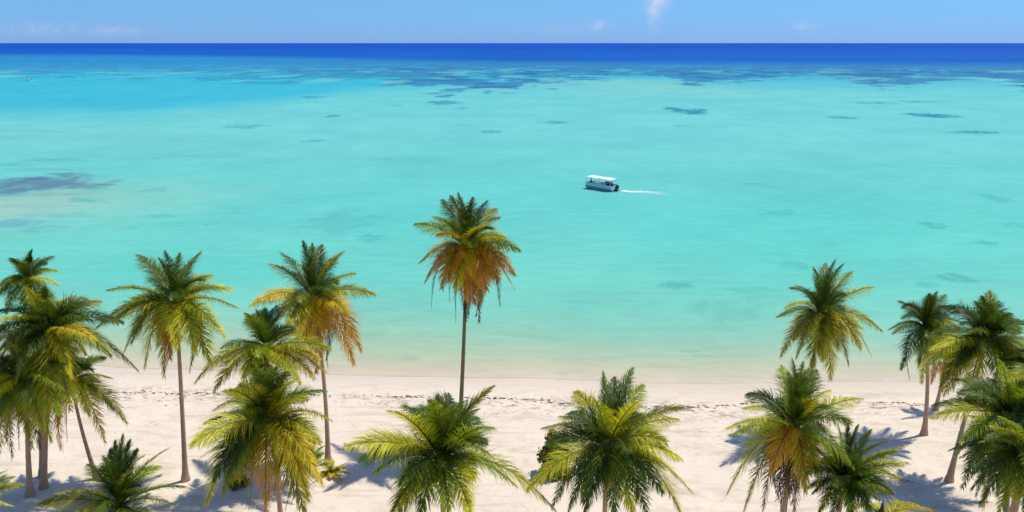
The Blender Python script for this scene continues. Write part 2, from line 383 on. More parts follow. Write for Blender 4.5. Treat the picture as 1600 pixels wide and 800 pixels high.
# single weed beds in the lagoon
for (px, py, hw, hh, m, rgb) in ((1050, 170, 14, 2.2, .8, (44, 150, 170)), (1076, 173.5, 26, 4.2, .9, (44, 150, 170)), (867, 191, 20, 2.2, .8, (60, 160, 180)), (1317, 184, 20, 2, .8, (60, 164, 184)), (1445, 179, 28, 2.6, .9, (44, 150, 180)),
        (1470, 181.5, 30, 2.6, .9, (44, 150, 180)), (1370, 161, 34, 1.6, .7, (70, 176, 192)), (1437, 158.5, 34, 1.6, .75, (70, 172, 192)), (1526, 207, 30, 2.2, .85, (62, 160, 178)), (520, 181, 11, 1.8, .8, (64, 160, 182)), (493, 220, 19, 2.2, .7, (80, 180, 190)),
        (380, 198, 30, 3, .65, (78, 184, 194)), (765, 206, 16, 2.4, .75, (70, 170, 186)), (622, 165, 9, 1.2, .6, (70, 180, 196)), (722, 169, 9, 1.4, .7, (64, 160, 184)), (695, 160, 26, 2.6, .8, (62, 156, 186)), (490, 152, 22, 2, .7, (48, 160, 200)),
        (1065, 197, 18, 2.4, .5, (84, 188, 198)), (80, 250, 40, 2.6, .55, (86, 186, 190)), (15, 257, 30, 3, .5, (86, 182, 190)), (25, 290, 95, 11, .95, (104, 146, 174)), (95, 284, 64, 9.0, .9, (108, 152, 174)), (130, 292, 40, 4, .7, (116, 158, 178)), (60, 304, 90, 3, .5, (130, 172, 184)), (60, 265, 70, 2, .45, (116, 176, 186)), (110, 272.5, 34, 2.2, .8, (100, 150, 172)), (25, 281, 50, 3, .8, (96, 134, 170)),
        (140, 312, 38, 3.2, .6, (92, 184, 184)), (160, 297, 24, 2.4, .4, (118, 186, 188)), (242, 297, 18, 3, .45, (92, 190, 190)), (60, 322, 50, 3, .35, (128, 188, 190)), (90, 337, 60, 4, .35, (110, 188, 192)), (252, 337, 26, 2.6, .45, (90, 190, 192)), (332, 349, 14, 2.6, .5, (90, 192, 194)), (210, 355, 12, 2, .4, (90, 190, 192)),
        (10, 350, 50, 7, .55, (96, 176, 200)), (70, 357, 40, 5, .4, (96, 184, 198)), (1555, 310, 20, 6.5, .55, (84, 190, 190)), (1455, 352, 20, 5, .65, (72, 184, 188)), (1222, 333, 28, 4.5, .5, (84, 188, 190)), (1245, 414, 24, 8, .45, (80, 186, 182)), (1053, 445, 22, 5.5, .6, (84, 186, 178)),
        (1497, 436, 36, 7, .6, (82, 180, 176)), (1450, 445, 18, 5, .45, (84, 184, 180)), (1542, 380, 14, 4, .5, (76, 184, 186)), (540, 345, 50, 16, .4, (90, 186, 192)), (577, 372, 22, 6, .5, (84, 186, 192)), (1180, 288, 14, 2.4, .4, (88, 192, 194)), (1300, 381, 16, 3, .35, (80, 190, 186)),
        (1140, 485, 50, 14, .35, (104, 190, 174)), (640, 250, 70, 5, .3, (98, 194, 198)), (330, 244, 60, 2.5, .3, (96, 190, 196)), (1585, 352, 20, 5, .4, (76, 186, 188)), (900, 470, 40, 10, .2, (104, 192, 178)), (60, 205, 60, 3, .3, (92, 190, 200)), (1180, 455, 40, 8, .25, (90, 190, 180)),
        (1080, 548, 20, 3, .4, (138, 190, 160)), (1100, 556, 14, 2.4, .35, (150, 190, 158)), (880, 583, 12, 2, .3, (170, 186, 156)), (780, 556, 22, 3, .25, (150, 196, 168)), (1310, 545, 22, 3, .2, (140, 190, 166)), (640, 560, 14, 2, .3, (150, 190, 166))):
    bl = chart_blob(px, py, hw * 1.08, hh * 1.08, 0.75, 0.42)
    c0 = at_z(px, py, 0); rx0 = hw / F * c0.y
    rag = sstep(0.30, 0.52, fbm(X / max(rx0 * 0.22, 0.7) + px, YY / max(rx0 * 0.5, 1.5), 3, py * 0.11))
    base = blend(base, m * bl * (0.45 + 0.55 * rag), rgb)
deepn = fbm(X / 220.0, YY / 160.0, 4, 130.0) - 0.5
base = base * (1 + 0.35 * (deepn * dr))[..., None]
mott = fbm(X / 14.0, YY / 17.0, 4, 90.0) - 0.5
base = np.clip(base * (1 + (0.20 * mott * sstep(60, 80, YY))[..., None] * np.array([1.5, 0.7, 0.55])), 0.001, 0.95)
shal = YY - shore_y(X)
clear = (1 - sstep(-0.3, 0.3, shal)) * 0.95
me = grid_mesh('sea', X, YY, X * 0, base, {'clear': clear})
tag(link('sea', me, m_sea), kind='structure')

# broken foam lines where wavelets run up the sand
fv, ff, famt = [], [], []
def foam_strip(pts, widths, amounts):
    n0 = len(fv)
    for i, (p, w, a) in enumerate(zip(pts, widths, amounts)):
        j = min(i + 1, len(pts) - 1); k = max(i - 1, 0)
        d = Vector((pts[j][0] - pts[k][0], pts[j][1] - pts[k][1], 0)).normalized(); n = Vector((-d.y, d.x, 0))
        for s, aa in ((-1, 0.0), (0, a), (1, 0.0)):
            fv.append((p[0] + n.x * w * s, p[1] + n.y * w * s, p[2])); famt.append(aa)
    for i in range(len(pts) - 1):
        for s in range(2):
            a = n0 + i * 3 + s; ff.append((a, a + 1, a + 4, a + 3))
def foam_object(name):
    me = np_mesh(name, np.array(fv), ff)
    a = me.attributes.new('amount', 'FLOAT', 'POINT'); a.data.foreach_set('value', np.array(famt, np.float32))
    o = link(name, me, m_foam); fv.clear(); ff.clear(); famt.clear()
    return o
rr = random.Random(5)
for (px, py, hw, amt) in ((1390, 596, 12, .55), (1403, 593, 8, .5), (1330, 607, 26, .5), (1040, 606, 60, .45), (850, 597, 40, .5), (620, 602, 40, .4), (930, 590, 30, .35), (1190, 600, 50, .4), (1140, 592, 30, .3), (560, 592, 30, .35), (380, 597, 60, .35), (200, 597, 50, .35)):
    c = at_z(px, py, 0.02); w = hw / F * c.length; pts = []; n = 16
    for i in range(n):
        u = i / (n - 1) * 2 - 1
        pts.append((c.x + u * w, c.y + 0.25 * math.sin(u * 3 + px) + rr.uniform(-.06, .06), 0.012))
    foam_strip(pts, [0.20 * (1 - (i / (n - 1) * 2 - 1) ** 2) ** 0.5 + 0.05 for i in range(n)], [amt * (1 - abs(i / (n - 1) * 2 - 1)) for i in range(n)])
tag(foam_object('shore_foam'), kind='stuff')

# wrack line: dry seaweed and leaf litter thrown up along the beach
wv_, wf_ = [], []
def clump(x, y, r):
    z = float(sand_h(x, y)); n0 = len(wv_); k = rr.randint(5, 8); sx = rr.uniform(0.8, 2.4)
    for i in range(k):
        a = 2 * math.pi * i / k; q = r * rr.uniform(0.5, 1.2)
        wv_.append((x + q * sx * math.cos(a), y + q * math.sin(a) * 0.8, z - 0.015))
    wv_.append((x, y, z + r * rr.uniform(0.25, 0.6)))
    for i in range(k): wf_.append((n0 + i, n0 + (i + 1) % k, n0 + k))
n_w = 0
while n_w < 1500:
    x = rr.uniform(-48, 48); s = float(shore_y(x))
    off = 4.9 + 1.3 * (float(fbm(x / 7.0, 0.0, 3, 21.0)) - 0.5) + 0.5 * math.sin(x * 0.21)
    g = float(fbm(x / 4.0, 2.0, 3, 61.0))
    second = rr.random() < 0.22
    if g < 0.46 and rr.random() < 0.72: continue
    if second: off += rr.uniform(0.4, 3.6)
    clump(x, s - off + rr.gauss(0, 0.16), rr.uniform(0.035, 0.13) * (0.7 if second else 1.0)); n_w += 1
for _ in range(260):
    x = rr.uniform(-40, 40); y = rr.uniform(34, 52); clump(x, y, rr.uniform(0.02, 0.06))
tag(link('seaweed_wrack', np_mesh('seaweed_wrack', np.array(wv_), wf_), m_weed), kind='stuff')

# ------------------------------------------------------------------ coconut palms
PAL = {  # leaf colours; the dark green also stands in for shade inside crowns
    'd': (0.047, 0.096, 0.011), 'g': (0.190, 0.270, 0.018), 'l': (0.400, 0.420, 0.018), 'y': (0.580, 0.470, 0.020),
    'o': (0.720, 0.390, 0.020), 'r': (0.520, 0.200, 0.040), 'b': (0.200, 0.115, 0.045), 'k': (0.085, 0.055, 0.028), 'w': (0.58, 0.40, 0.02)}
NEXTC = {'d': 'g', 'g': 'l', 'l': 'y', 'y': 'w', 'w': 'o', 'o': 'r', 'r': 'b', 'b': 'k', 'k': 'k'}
def frond_mesh(ctrl, leaf_len, nleaf, code, rng, droop=1.0, roll=0.0, sparse=0.0, fold=1.0):
    """ctrl: three points of a quadratic curve (numpy, crown coordinates)."""
    p0, p1, p2 = [np.array(p, float) for p in ctrl]
    def bez(t): t = t[:, None]; return (1 - t) ** 2 * p0 + 2 * t * (1 - t) * p1 + t ** 2 * p2
    def tan(t):
        t = t[:, None]; d = 2 * (1 - t) * (p1 - p0) + 2 * t * (p2 - p1)
        return d / np.maximum(np.linalg.norm(d, axis=1, keepdims=True), 1e-6)
    hz = np.array([p2[0] - p0[0], p2[1] - p0[1], 0.0]); n = np.linalg.norm(hz)
    hz = hz / n if n > 0.05 else np.array([math.cos(rng.random() * 6), math.sin(rng.random() * 6), 0])
    side0 = np.array([hz[1], -hz[0], 0.0])
    def frame(t):
        T = tan(t); S = np.tile(side0, (len(t), 1)); S = S - T * (S * T).sum(1, keepdims=True); S /= np.maximum(np.linalg.norm(S, axis=1, keepdims=True), 1e-6)
        U = np.cross(S, T); rl = (roll * (0.3 + t))[:, None]
        return T, S * np.cos(rl) + U * np.sin(rl), U * np.cos(rl) - S * np.sin(rl)
    V, Fc, Cc = [], [], []
    base_c = np.array(PAL[code]); tip_c = np.array(PAL[NEXTC[code]])
    gain = rng.uniform(0.6, 1.45)
    # rachis
    tn = np.linspace(0, 1, 13); Pn = bez(tn); T, S, U = frame(tn)
    rad = (0.046 * (1 - tn) + 0.007) * (leaf_len / 0.95)
    rad[0] *= 1.7
    ring = []
    for a in range(4):
        ang = a * math.pi / 2 + math.pi / 4
        ring.append(Pn + (S * math.cos(ang) * 1.25 + U * math.sin(ang)) * rad[:, None])
    rv = np.stack(ring, 1).reshape(-1, 3); V.append(rv)
    rc = np.array((0.20, 0.17, 0.035)) if code in 'dgl' else np.array((0.30, 0.17, 0.05)) if code in 'yo' else np.array((0.16, 0.085, 0.04))
    Cc.append(np.tile(rc, (len(rv), 1)))
    for i in range(len(tn) - 1):
        for a in range(4):
            b_ = (a + 1) % 4; Fc.append((i * 4 + a, i * 4 + b_, i * 4 + 4 + b_, i * 4 + 4 + a))
    # leaflets, both sides at once
    off = len(rv)
    for sgn in (-1.0, 1.0):
        m = nleaf
        ts = 0.13 + 0.87 * (np.arange(m) + np.array([rng.random() for _ in range(m)]) * 0.9) / m
        ts = np.clip(ts, 0, 0.999)
        rnd = np.array([[rng.gauss(0, 1) for _ in range(5)] for _ in range(m)])
        keep = np.array([rng.random() > sparse for _ in range(m)]); ts = ts[keep]; rnd = rnd[keep]; m = len(ts)
        if m == 0: continue
        u = (ts - 0.13) / 0.87
        ln = leaf_len * 1.12 * (0.30 + 0.70 * np.sin(np.pi * np.clip(0.20 + 0.62 * u, 0, 1))) * (1 - 0.35 * sstep(0.4, 0.8, u)) * (1 - 0.5 * sstep(0.75, 1.0, u)) * (1 + 0.14 * rnd[:, 0])
        T, S, U = frame(ts); P = bez(ts)
        al = np.radians((52 - 30 * u + 7 * rnd[:, 1]) * fold)[:, None]; v = np.radians(26 - 26 * u + 8 * rnd[:, 2])[:, None]
        d0 = np.cos(al) * T + np.sin(al) * (sgn * S * np.cos(v) + U * np.sin(v))
        dn = np.array([0, 0, -1.0])
        nrm = lambda a: a / np.maximum(np.linalg.norm(a, axis=1, keepdims=True), 1e-6)
        g = (0.78 * droop * (0.75 + 0.25 * rnd[:, 3]))[:, None]
        d1 = nrm(d0 + 0.55 * g * dn); d2 = nrm(d1 + 0.9 * g * dn)
        l_ = ln[:, None]
        q0 = P; q1 = q0 + d0 * l_ * 0.34; q2 = q1 + d1 * l_ * 0.36; q3 = q2 + d2 * l_ * 0.30
        W = nrm(T - d0 * (T * d0).sum(1, keepdims=True)); W2 = nrm(T - d1 * (T * d1).sum(1, keepdims=True))
        w = 0.0150 * (leaf_len / 0.85) ** 0.5
        vv = np.stack([q0 - W * w * .7, q0 + W * w * .7, q1 - W * w, q1 + W * w, q2 - W2 * w * .6, q2 + W2 * w * .6, q3], 1)
        V.append(vv.reshape(-1, 3))
        mixf = np.clip(0.06 + 0.40 * (u ** 2.0) + 0.12 * rnd[:, 4], 0, 0.9)[:, None]
        cb = (base_c * (1 - mixf) + tip_c * mixf * 1.0) * gain * (1 + 0.24 * rnd[:, 1:2])
        cb = np.clip(cb, 0.006, 0.8)
        ct = np.clip(cb * 0.75 + tip_c * 0.30, 0.006, 0.8)
        cols = np.stack([cb, cb, cb, cb, cb * .7 + ct * .3, cb * .7 + ct * .3, ct], 1)
        Cc.append(cols.reshape(-1, 3))
        for i in range(m):
            o_ = off + i * 7
            Fc.append((o_, o_ + 1, o_ + 3, o_ + 2)); Fc.append((o_ + 2, o_ + 3, o_ + 5, o_ + 4)); Fc.append((o_ + 4, o_ + 5, o_ + 6))
        off += m * 7
    return np_mesh('frond', np.concatenate(V), Fc, np.concatenate(Cc))

def tube_mesh(name, pts, radii, sides=14, smooth=True):
    pts = [Vector(p) for p in pts]; V = []; Fc = []
    for i, p in enumerate(pts):
        d = (pts[min(i + 1, len(pts) - 1)] - pts[max(i - 1, 0)]).normalized()
        ref = Vector((0, 1, 0)) if abs(d.y) < 0.9 else Vector((1, 0, 0))
        s = d.cross(ref).normalized(); u = s.cross(d)
        for a in range(sides):
            th = 2 * math.pi * a / sides
            V.append(p + (s * math.cos(th) + u * math.sin(th)) * radii[i])
    for i in range(len(pts) - 1):
        for a in range(sides):
            b_ = (a + 1) % sides; Fc.append((i * sides + a, i * sides + b_, (i + 1) * sides + b_, (i + 1) * sides + a))
    Fc.append(tuple(range(sides))[::-1]); Fc.append(tuple(range((len(pts) - 1) * sides, len(pts) * sides)))
    return np_mesh(name, [tuple(v) for v in V], Fc, smooth=smooth)

def palm(label, crown_px, base_px=None, h=None, tips=(), n_auto=14, auto='dgl', Lmax=None, bend=(0.3, 0.0), seed=1, trunk_mat=None, r=0.125, lean_y=0.0,
         leaf=None, skirt=0, name='palm_tree', cat='palm tree', group='coconut palms along the beach', auto_e=(-15, 80), auto_len=0.8, dens=1.0, droop=1.0):
    rng = random.Random(seed)
    if base_px:
        bp = at_z(base_px[0], base_px[1], 0.9); bp.z = float(sand_h(bp.x, bp.y)); Yc = bp.y + lean_y
        cp = at_y(crown_px[0], crown_px[1], Yc)
    else:
        cp = at_z(crown_px[0], crown_px[1], h + 0.9); bp = Vector((cp.x - bend[0] * 0.6, cp.y + 0.3 - lean_y, 0)); bp.z = float(sand_h(bp.x, bp.y))
    Yc = cp.y
    root = link(name, None, None, None, bp); tag(root, label, cat, group)
    # trunk
    top = cp - bp; mid = top * 0.5 + Vector((bend[0], bend[1], 0)); pts, rad = [], []
    n = 40
    for i in range(n + 1):
        t_ = i / n
        p = 2 * t_ * (1 - t_) * mid + t_ * t_ * top
        if i == 0: p = Vector((0, 0, -0.25))
        pts.append(p); hh = t_ * top.length
        rr_ = r * (1 - 0.30 * t_) + 0.16 * r / 0.17 * math.exp(-hh / 0.35) + 0.07 * r / 0.17 * math.exp(-hh / 1.4)
        rr_ *= 1 + 0.035 * math.sin(i * 2.4) + rng.uniform(-.02, .02)
        if t_ > 0.93: rr_ += 0.10 * (t_ - 0.93) / 0.07 * r / 0.17
        rad.append(rr_)
    link('trunk', tube_mesh('trunk', pts, rad), trunk_mat or m_trunk, root)
    # frond lengths from the traced tips
    tv = []
    for (px, py, code, *rest) in tips:
        w = rest[0] if rest else None
        tv.append((at_y(px, py, Yc) - cp, px, py, code, w))
    smax = max([v.length for v, *_ in tv] + [0.1])
    Lm = Lmax or smax / 0.92
    n_auto = int(n_auto * 0.38 + 0.5); auto_len *= 0.78
    leaf_l = leaf or 0.205 * Lm
    # crown heart: bulb of leaf bases and fibre
    hv, hf = [], []
    prof_ = [(-0.55, .13), (-0.35, .20), (-0.12, .27), (0.10, .30), (0.32, .24), (0.55, .15), (0.95, .07), (1.35, .015)]
    k = r / 0.17
    for i, (z_, q) in enumerate(prof_):
        for a in range(12):
            th = 2 * math.pi * a / 12; qq = q * k * (1 + rng.uniform(-.14, .14))
            hv.append((qq * math.cos(th), qq * math.sin(th), z_ * k))
    for i in range(len(prof_) - 1):
        for a in range(12): b_ = (a + 1) % 12; hf.append((i * 12 + a, i * 12 + b_, i * 12 + 12 + b_, i * 12 + 12 + a))
    crown = link('crown', np_mesh('crown', hv, hf, smooth=True), m_fibre, root, top)
    sag = Vector((0, 0.0, 0.0))
    nl = int(122 * dens * (0.75 + 0.25 * min(Lm / 4.0, 1.3)))
    def add(ctrl, code, ln_scale=1.0, dr=1.0, sparse=0.0, nm='frond', fold=1.0):
        me = frond_mesh(ctrl, leaf_l * ln_scale, nl, code, rng, droop * dr, rng.uniform(-0.6, 0.6), sparse, fold)
        link(nm, me, m_leaf, crown)
    nface = 0
    for v, px, py, code, w in tv:
        if w is not None and w < -0.9 and code in 'dg':
            nface += 1
            if nface % 2: continue
        q_ = rng.random()
        if code == 'd' and q_ < 0.2: code = 'g'
        elif code == 'g' and q_ < 0.35: code = 'l'
        elif code == 'y' and q_ < 0.25: code = 'l'
        s = v.length; want = Lm * rng.uniform(0.80, 0.95)
        if w is None:
            w = 0.0
            if s < want:
                w = math.sqrt(max(want * want - s * s, 0)) * 0.9
                if py > crown_px[1] - 0.1 * abs(px - crown_px[0]): w = -w
                elif rng.random() < 0.4: w = -w
                if code in 'brk': w *= 0.25
        tip = at_y(px, py, Yc + w) - cp
        tip = Vector(tip); hl = math.hypot(tip.x, tip.y); up = tip.z / max(tip.length, .01)
        if code in 'rbk':
            c1 = Vector((tip.x * 0.9, tip.y * 0.9, max(tip.z * 0.10, -0.3) + 0.12 * Lm))
        elif up > 0.75:
            c1 = Vector((tip.x * 0.25, tip.y * 0.25, tip.z * 0.65))
        else:
            c1 = Vector((tip.x * 0.46, tip.y * 0.46, max(tip.z, 0) * 0.55 + (0.17 - 0.07 * max(up, 0)) * Lm * (1.0 if up > -0.6 else 0.85)))
        dead = code in 'bk'
        add([(0, 0, 0), tuple(c1), tuple(tip)], code, 0.66 if up > 0.72 else 0.85 if up > 0.5 else 1.3 if up < -0.5 and code in 'oyl' else 1.0, 0.8 if dead else (0.5 if up < -0.45 else 1.25 if up < 0.35 else 0.9 if up < .65 else 0.5), 0.25 if dead else 0.04, 'dead_frond' if dead else 'frond', 0.80 if up > 0.6 else 1.22 if up < -0.45 else 1.0)
    for i in range(n_auto):  # short fill fronds; the dark green ones paint shade into the crown core
        f_ = (i + 0.5) / max(n_auto, 1)
        a = i * 2.39996 + rng.uniform(-.25, .25); e = R(min(auto_e[1], 48) + (auto_e[0] - min(auto_e[1], 48)) * f_ + rng.uniform(-6, 6))
        ln = Lm * auto_len * (0.62 + 0.38 * min(1, f_ * 3)) * rng.uniform(0.85, 1.05)
        tip = Vector((math.cos(a) * math.cos(e), math.sin(a) * math.cos(e), math.sin(e))) * ln * 0.9
        c1 = Vector((tip.x * 0.42, tip.y * 0.42, max(tip.z, 0) * 0.7 + 0.26 * ln * math.cos(e)))
        code = auto[min(int(f_ * len(auto)), len(auto) - 1)]
        add([(0, 0, 0), tuple(c1), tuple(tip)], code, 0.95, 0.9 if e > 0 else 1.1)
    for i in range(2 if n_auto else 0):                   # spear leaves in the middle
        a = rng.uniform(0, 6.28); ln = Lm * rng.uniform(0.35, 0.52)
        tip = Vector((math.cos(a) * 0.22 * ln, math.sin(a) * 0.22 * ln, ln))
        add([(0, 0, 0), tuple(Vector((0, 0, ln * 0.5))), tuple(tip)], auto[0], 0.8, 0.2, 0.0, 'frond', 0.7)
    for i in range((skirt + 1) // 3):                                # dead fronds hanging along the trunk
        a = i * 2.39996 + rng.uniform(-.4, .4); ln = Lm * rng.uniform(0.55, 0.85)
        rx_ = rng.uniform(0.25, 0.6)
        tip = Vector((math.cos(a) * rx_, math.sin(a) * rx_, -ln))
        add([(0, 0, -0.2), (math.cos(a) * ln * 0.42, math.sin(a) * ln * 0.42, -0.05 * ln), tuple(tip)], rng.choice('bkb'), 0.8, 1.3, 0.3, 'dead_frond')
    return root

# tall palm in the middle with its orange skirt
palm('tallest slender palm in the middle with orange lower fronds over turquoise water', (729, 388), (717, 695), tips=[
    (716, 301, 'd'), (690, 312, 'd'), (704, 306, 'd'), (738, 308, 'd'), (761, 313, 'd'), (781, 340, 'g'), (776, 326, 'g'), (812, 391, 'g'), (648, 350, 'g'), (678, 338, 'd'), (684, 368, 'y', -2.2), (761, 350, 'y', -2.4), (790, 372, 'l', -2.0),
    (664, 440, 'o'), (674, 482, 'b'), (702, 470, 'b'), (712, 503, 'k'), (749, 503, 'k'), (729, 500, 'k'), (781, 478, 'b'), (805, 452, 'o'), (805, 430, 'o'), (741, 475, 'o', -1.7), (712, 452, 'y', -2.2), (700, 440, 'o', -2.1), (760, 452, 'o', -1.9), (778, 440, 'o', -1.6), (690, 450, 'o', -1.2), (728, 468, 'o', -1.5), (752, 470, 'o', -1.2), (735, 325, 'g', -1.6), (715, 335, 'd', -1.8)],
    n_auto=16, auto='ddgyyo', seed=3, skirt=9, trunk_mat=m_trunk_green, bend=(0.12, 0), r=0.13, auto_e=(-35, 78), auto_len=0.78)
# left of the middle: palm with yellow right-hand fronds
palm('palm with yellow drooping fronds and leaning bare trunk left of the tallest palm', (490, 467), (513, 730), tips=[
    (473, 376, 'd'), (503, 383, 'd'), (488, 380, 'd'), (536, 393, 'g'), (524, 402, 'd'), (556, 427, 'g'), (586, 460, 'l'), (564, 547, 'o'), (553, 569, 'o'), (512, 574, 'b'), (421, 412, 'l'), (391, 477, 'y'), (398, 470, 'y'), (448, 510, 'g'), (465, 530, 'y'), (542, 489, 'y'), (495, 582, 'o', -1.0), (500, 540, 'o', -2.0), (478, 535, 'y', -2.2), (440, 395, 'd'), (455, 450, 'd', -2.0), (520, 455, 'd', -2.0)],
    n_auto=14, auto='ddggly', seed=5, skirt=2, bend=(0.35, 0), auto_e=(-30, 78), auto_len=0.75)
# palm standing clear on the left
palm('green star shaped palm on straight bare trunk standing clear on the left sand', (275, 476), (291, 760), tips=[
    (215, 398, 'd'), (258, 392, 'd'), (281, 395, 'd'), (313, 393, 'g'), (330, 429, 'g'), (364, 450, 'l'), (371, 480, 'g'), (170, 452, 'g'), (151, 512, 'l'), (193, 551, 'l'), (226, 575, 'y'), (256, 587, 'y'), (330, 568, 'l'), (352, 526, 'l'), (306, 553, 'l'), (178, 500, 'g'), (236, 415, 'd'), (296, 410, 'd'), (345, 470, 'g', -1.5), (275, 545, 'y', -2.6), (246, 540, 'l', -2.4), (315, 540, 'y', -2.2), (265, 560, 'o', -1.6), (205, 535, 'l', -1.2)],
    n_auto=18, auto='dddggl', seed=8, skirt=3, bend=(0.05, 0), auto_e=(-20, 80))
# left edge cluster
palm('dark green palm crown rising behind the left edge cluster', (45, 440), (68, 752), tips=[
    (16, 403, 'd'), (44, 401, 'd'), (60, 404, 'd'), (82, 400, 'd'), (90, 422, 'd'), (5, 440, 'd'), (30, 410, 'd'), (92, 446, 'g'), (-5, 462, 'g'), (88, 480, 'g'), (40, 500, 'g'), (10, 490, 'g'), (70, 500, 'g')],
    n_auto=12, auto='ddgg', seed=11, bend=(0.2, 0), Lmax=3.2, lean_y=0)
palm('big yellow green palm in the left edge cluster with arching right frond', (78, 520), (70, 772), tips=[
    (38, 447, 'l'), (20, 462, 'l'), (156, 470, 'l'), (150, 532, 'y'), (112, 463, 'g'), (95, 470, 'd'), (60, 470, 'd'), (-5, 500, 'l'), (0, 545, 'l'), (215, 578, 'l'), (140, 600, 'g', -1.8), (30, 610, 'l', -2.0), (75, 640, 'g', -2.4), (110, 640, 'l', -2.0), (-10, 580, 'g'), (50, 640, 'l', -1.4), (95, 700, 'o', -0.5), (130, 500, 'd', -2.0), (40, 520, 'd', -2.5), (120, 560, 'g', -2.5)],
    n_auto=56, auto='dddddggl', seed=13, skirt=5, bend=(0.0, 0), Lmax=5.0, r=0.13, auto_e=(-50, 75), auto_len=1.0)
palm('palm at the left edge with long hanging fronds in deep shade', (42, 592), (49, 785), tips=[
    (-10, 560, 'd'), (-20, 620, 'g'), (10, 690, 'l', -1.0), (-5, 720, 'l'), (20, 715, 'b'), (72, 690, 'g', -1.0), (95, 650, 'g', -1.6), (85, 560, 'd'), (40, 520, 'd'), (15, 535, 'd'), (45, 680, 'l', -1.4), (62, 700, 'b'), (100, 610, 'g'), (30, 660, 'd', -1.8), (-15, 660, 'd'), (50, 700, 'g', -0.8), (80, 690, 'l', -0.6), (30, 700, 'd', -0.8), (65, 670, 'g', -1.4)],
    n_auto=54, auto='dddddggl', seed=17, skirt=6, bend=(-0.1, 0), Lmax=4.8, r=0.13, auto_e=(-50, 75), auto_len=1.0)
palm('thin leaning palm at the right of the left edge cluster with drooping fronds', (112, 598), (153, 757), tips=[
    (198, 661, 'l'), (165, 692, 'y'), (178, 640, 'l', -1.2), (90, 668, 'l'), (105, 690, 'o', -0.5), (150, 560, 'g'), (110, 540, 'd'), (85, 560, 'd'), (140, 650, 'l', -1.5), (75, 640, 'g')],
    n_auto=26, auto='ddgl', seed=19, bend=(-0.25, 0), r=0.10, Lmax=3.6)
palm('frond tips of a low palm cut by the lower left corner of the picture', (-62, 795), None, 3.2, tips=[
    (36, 757, 'l'), (22, 745, 'g'), (10, 735, 'g'), (-60, 700, 'd'), (20, 790, 'g'), (-100, 740, 'g'), (-40, 850, 'g'), (-90, 850, 'g')], n_auto=10, auto='dgl', seed=21, bend=(0, 0), Lmax=3.2)
palm('young spiky dark palm low in front at the lower left with upright spear fronds', (188, 792), None, 0.9, tips=[
    (192, 680, 'd'), (180, 690, 'd'), (203, 688, 'd'), (172, 702, 'd'), (214, 702, 'd'), (160, 712, 'd'), (226, 712, 'g'), (264, 700, 'l'), (137, 725, 'g'), (56, 789, 'l'), (90, 770, 'g'), (288, 760, 'g'), (275, 790, 'g'), (110, 815, 'l'), (150, 760, 'd', -1.5), (230, 770, 'd', -1.5), (190, 760, 'd', -1.8), (170, 840, 'g'), (240, 835, 'g')],
    n_auto=10, auto='ddg', seed=23, bend=(0, 0), r=0.15, auto_e=(15, 85), droop=0.6)
# pair in front, left
palm('back palm crown behind the big yellow green palm, with dark upright centre', (416, 548), None, 8.6, tips=[
    (382, 489, 'd'), (410, 484, 'd'), (430, 478, 'd'), (446, 512, 'g'), (395, 500, 'd'), (347, 543, 'd'), (305, 597, 'l'), (516, 545, 'y'), (511, 582, 'y'), (334, 612, 'l'), (480, 520, 'l'), (355, 570, 'l'), (470, 600, 'l'), (500, 560, 'y', -1.5), (450, 580, 'l', -2), (380, 590, 'l', -2.2), (490, 590, 'y'), (415, 605, 'l', -1.8), (435, 600, 'g', -1.8), (400, 600, 'd', -1.8), (425, 590, 'd', -2.4)],
    n_auto=14, auto='dddggl', seed=29, bend=(0.1, 0))
palm('big yellow green palm in front at left with golden fronds hanging to the bottom', (424, 662), None, 7.6, tips=[
    (333, 641, 'l'), (300, 694, 'g'), (322, 790, 'l'), (371, 745, 'y', -1.2), (415, 797, 'o', -1.5), (481, 774, 'y'), (504, 757, 'y'), (517, 656, 'y'), (382, 597, 'l'), (432, 572, 'd'), (465, 592, 'l'), (481, 625, 'l'), (350, 610, 'l'), (400, 575, 'd'), (415, 580, 'd'), (450, 580, 'd'), (475, 800, 'g'), (440, 800, 'd', -1.2), (350, 770, 'd'), (390, 790, 'd', -1.0), (345, 680, 'g', -1.5), (500, 690, 'y', -1.0), (385, 640, 'd', -2.2), (455, 640, 'g', -2.4), (425, 620, 'd', -2.4), (460, 770, 'd', -0.6), (335, 750, 'd')],
    n_auto=20, auto='dddddgg', seed=31, bend=(0.1, 0), skirt=3, auto_e=(-35, 80))
# front middle
palm('dark green palm with long arching fronds in front of the tallest trunk', (690, 722), None, 7.4, tips=[
    (543, 697, 'l'), (606, 641, 'l'), (645, 643, 'g'), (672, 626, 'd'), (698, 624, 'd'), (770, 604, 'g', 0.4), (764, 612, 'd', -0.4), (702, 616, 'd'), (655, 632, 'd'), (772, 668, 'g'), (764, 708, 'g'), (742, 744, 'l', -1.5), (869, 799, 'l'), (613, 799, 'l'), (584, 738, 'g'), (626, 754, 'd'), (730, 625, 'd'), (685, 632, 'd'), (660, 650, 'd', 0.8), (715, 640, 'd'), (745, 640, 'd', 1), (650, 760, 'd', -1.8), (700, 800, 'g'), (735, 800, 'g'), (655, 812, 'd'), (600, 700, 'l', -1.5), (760, 690, 'd', -1.2), (680, 690, 'd', -2.4), (715, 700, 'd', -2.2)],
    n_auto=22, auto='ddddgg', seed=37, bend=(0, 0), auto_e=(-25, 82))
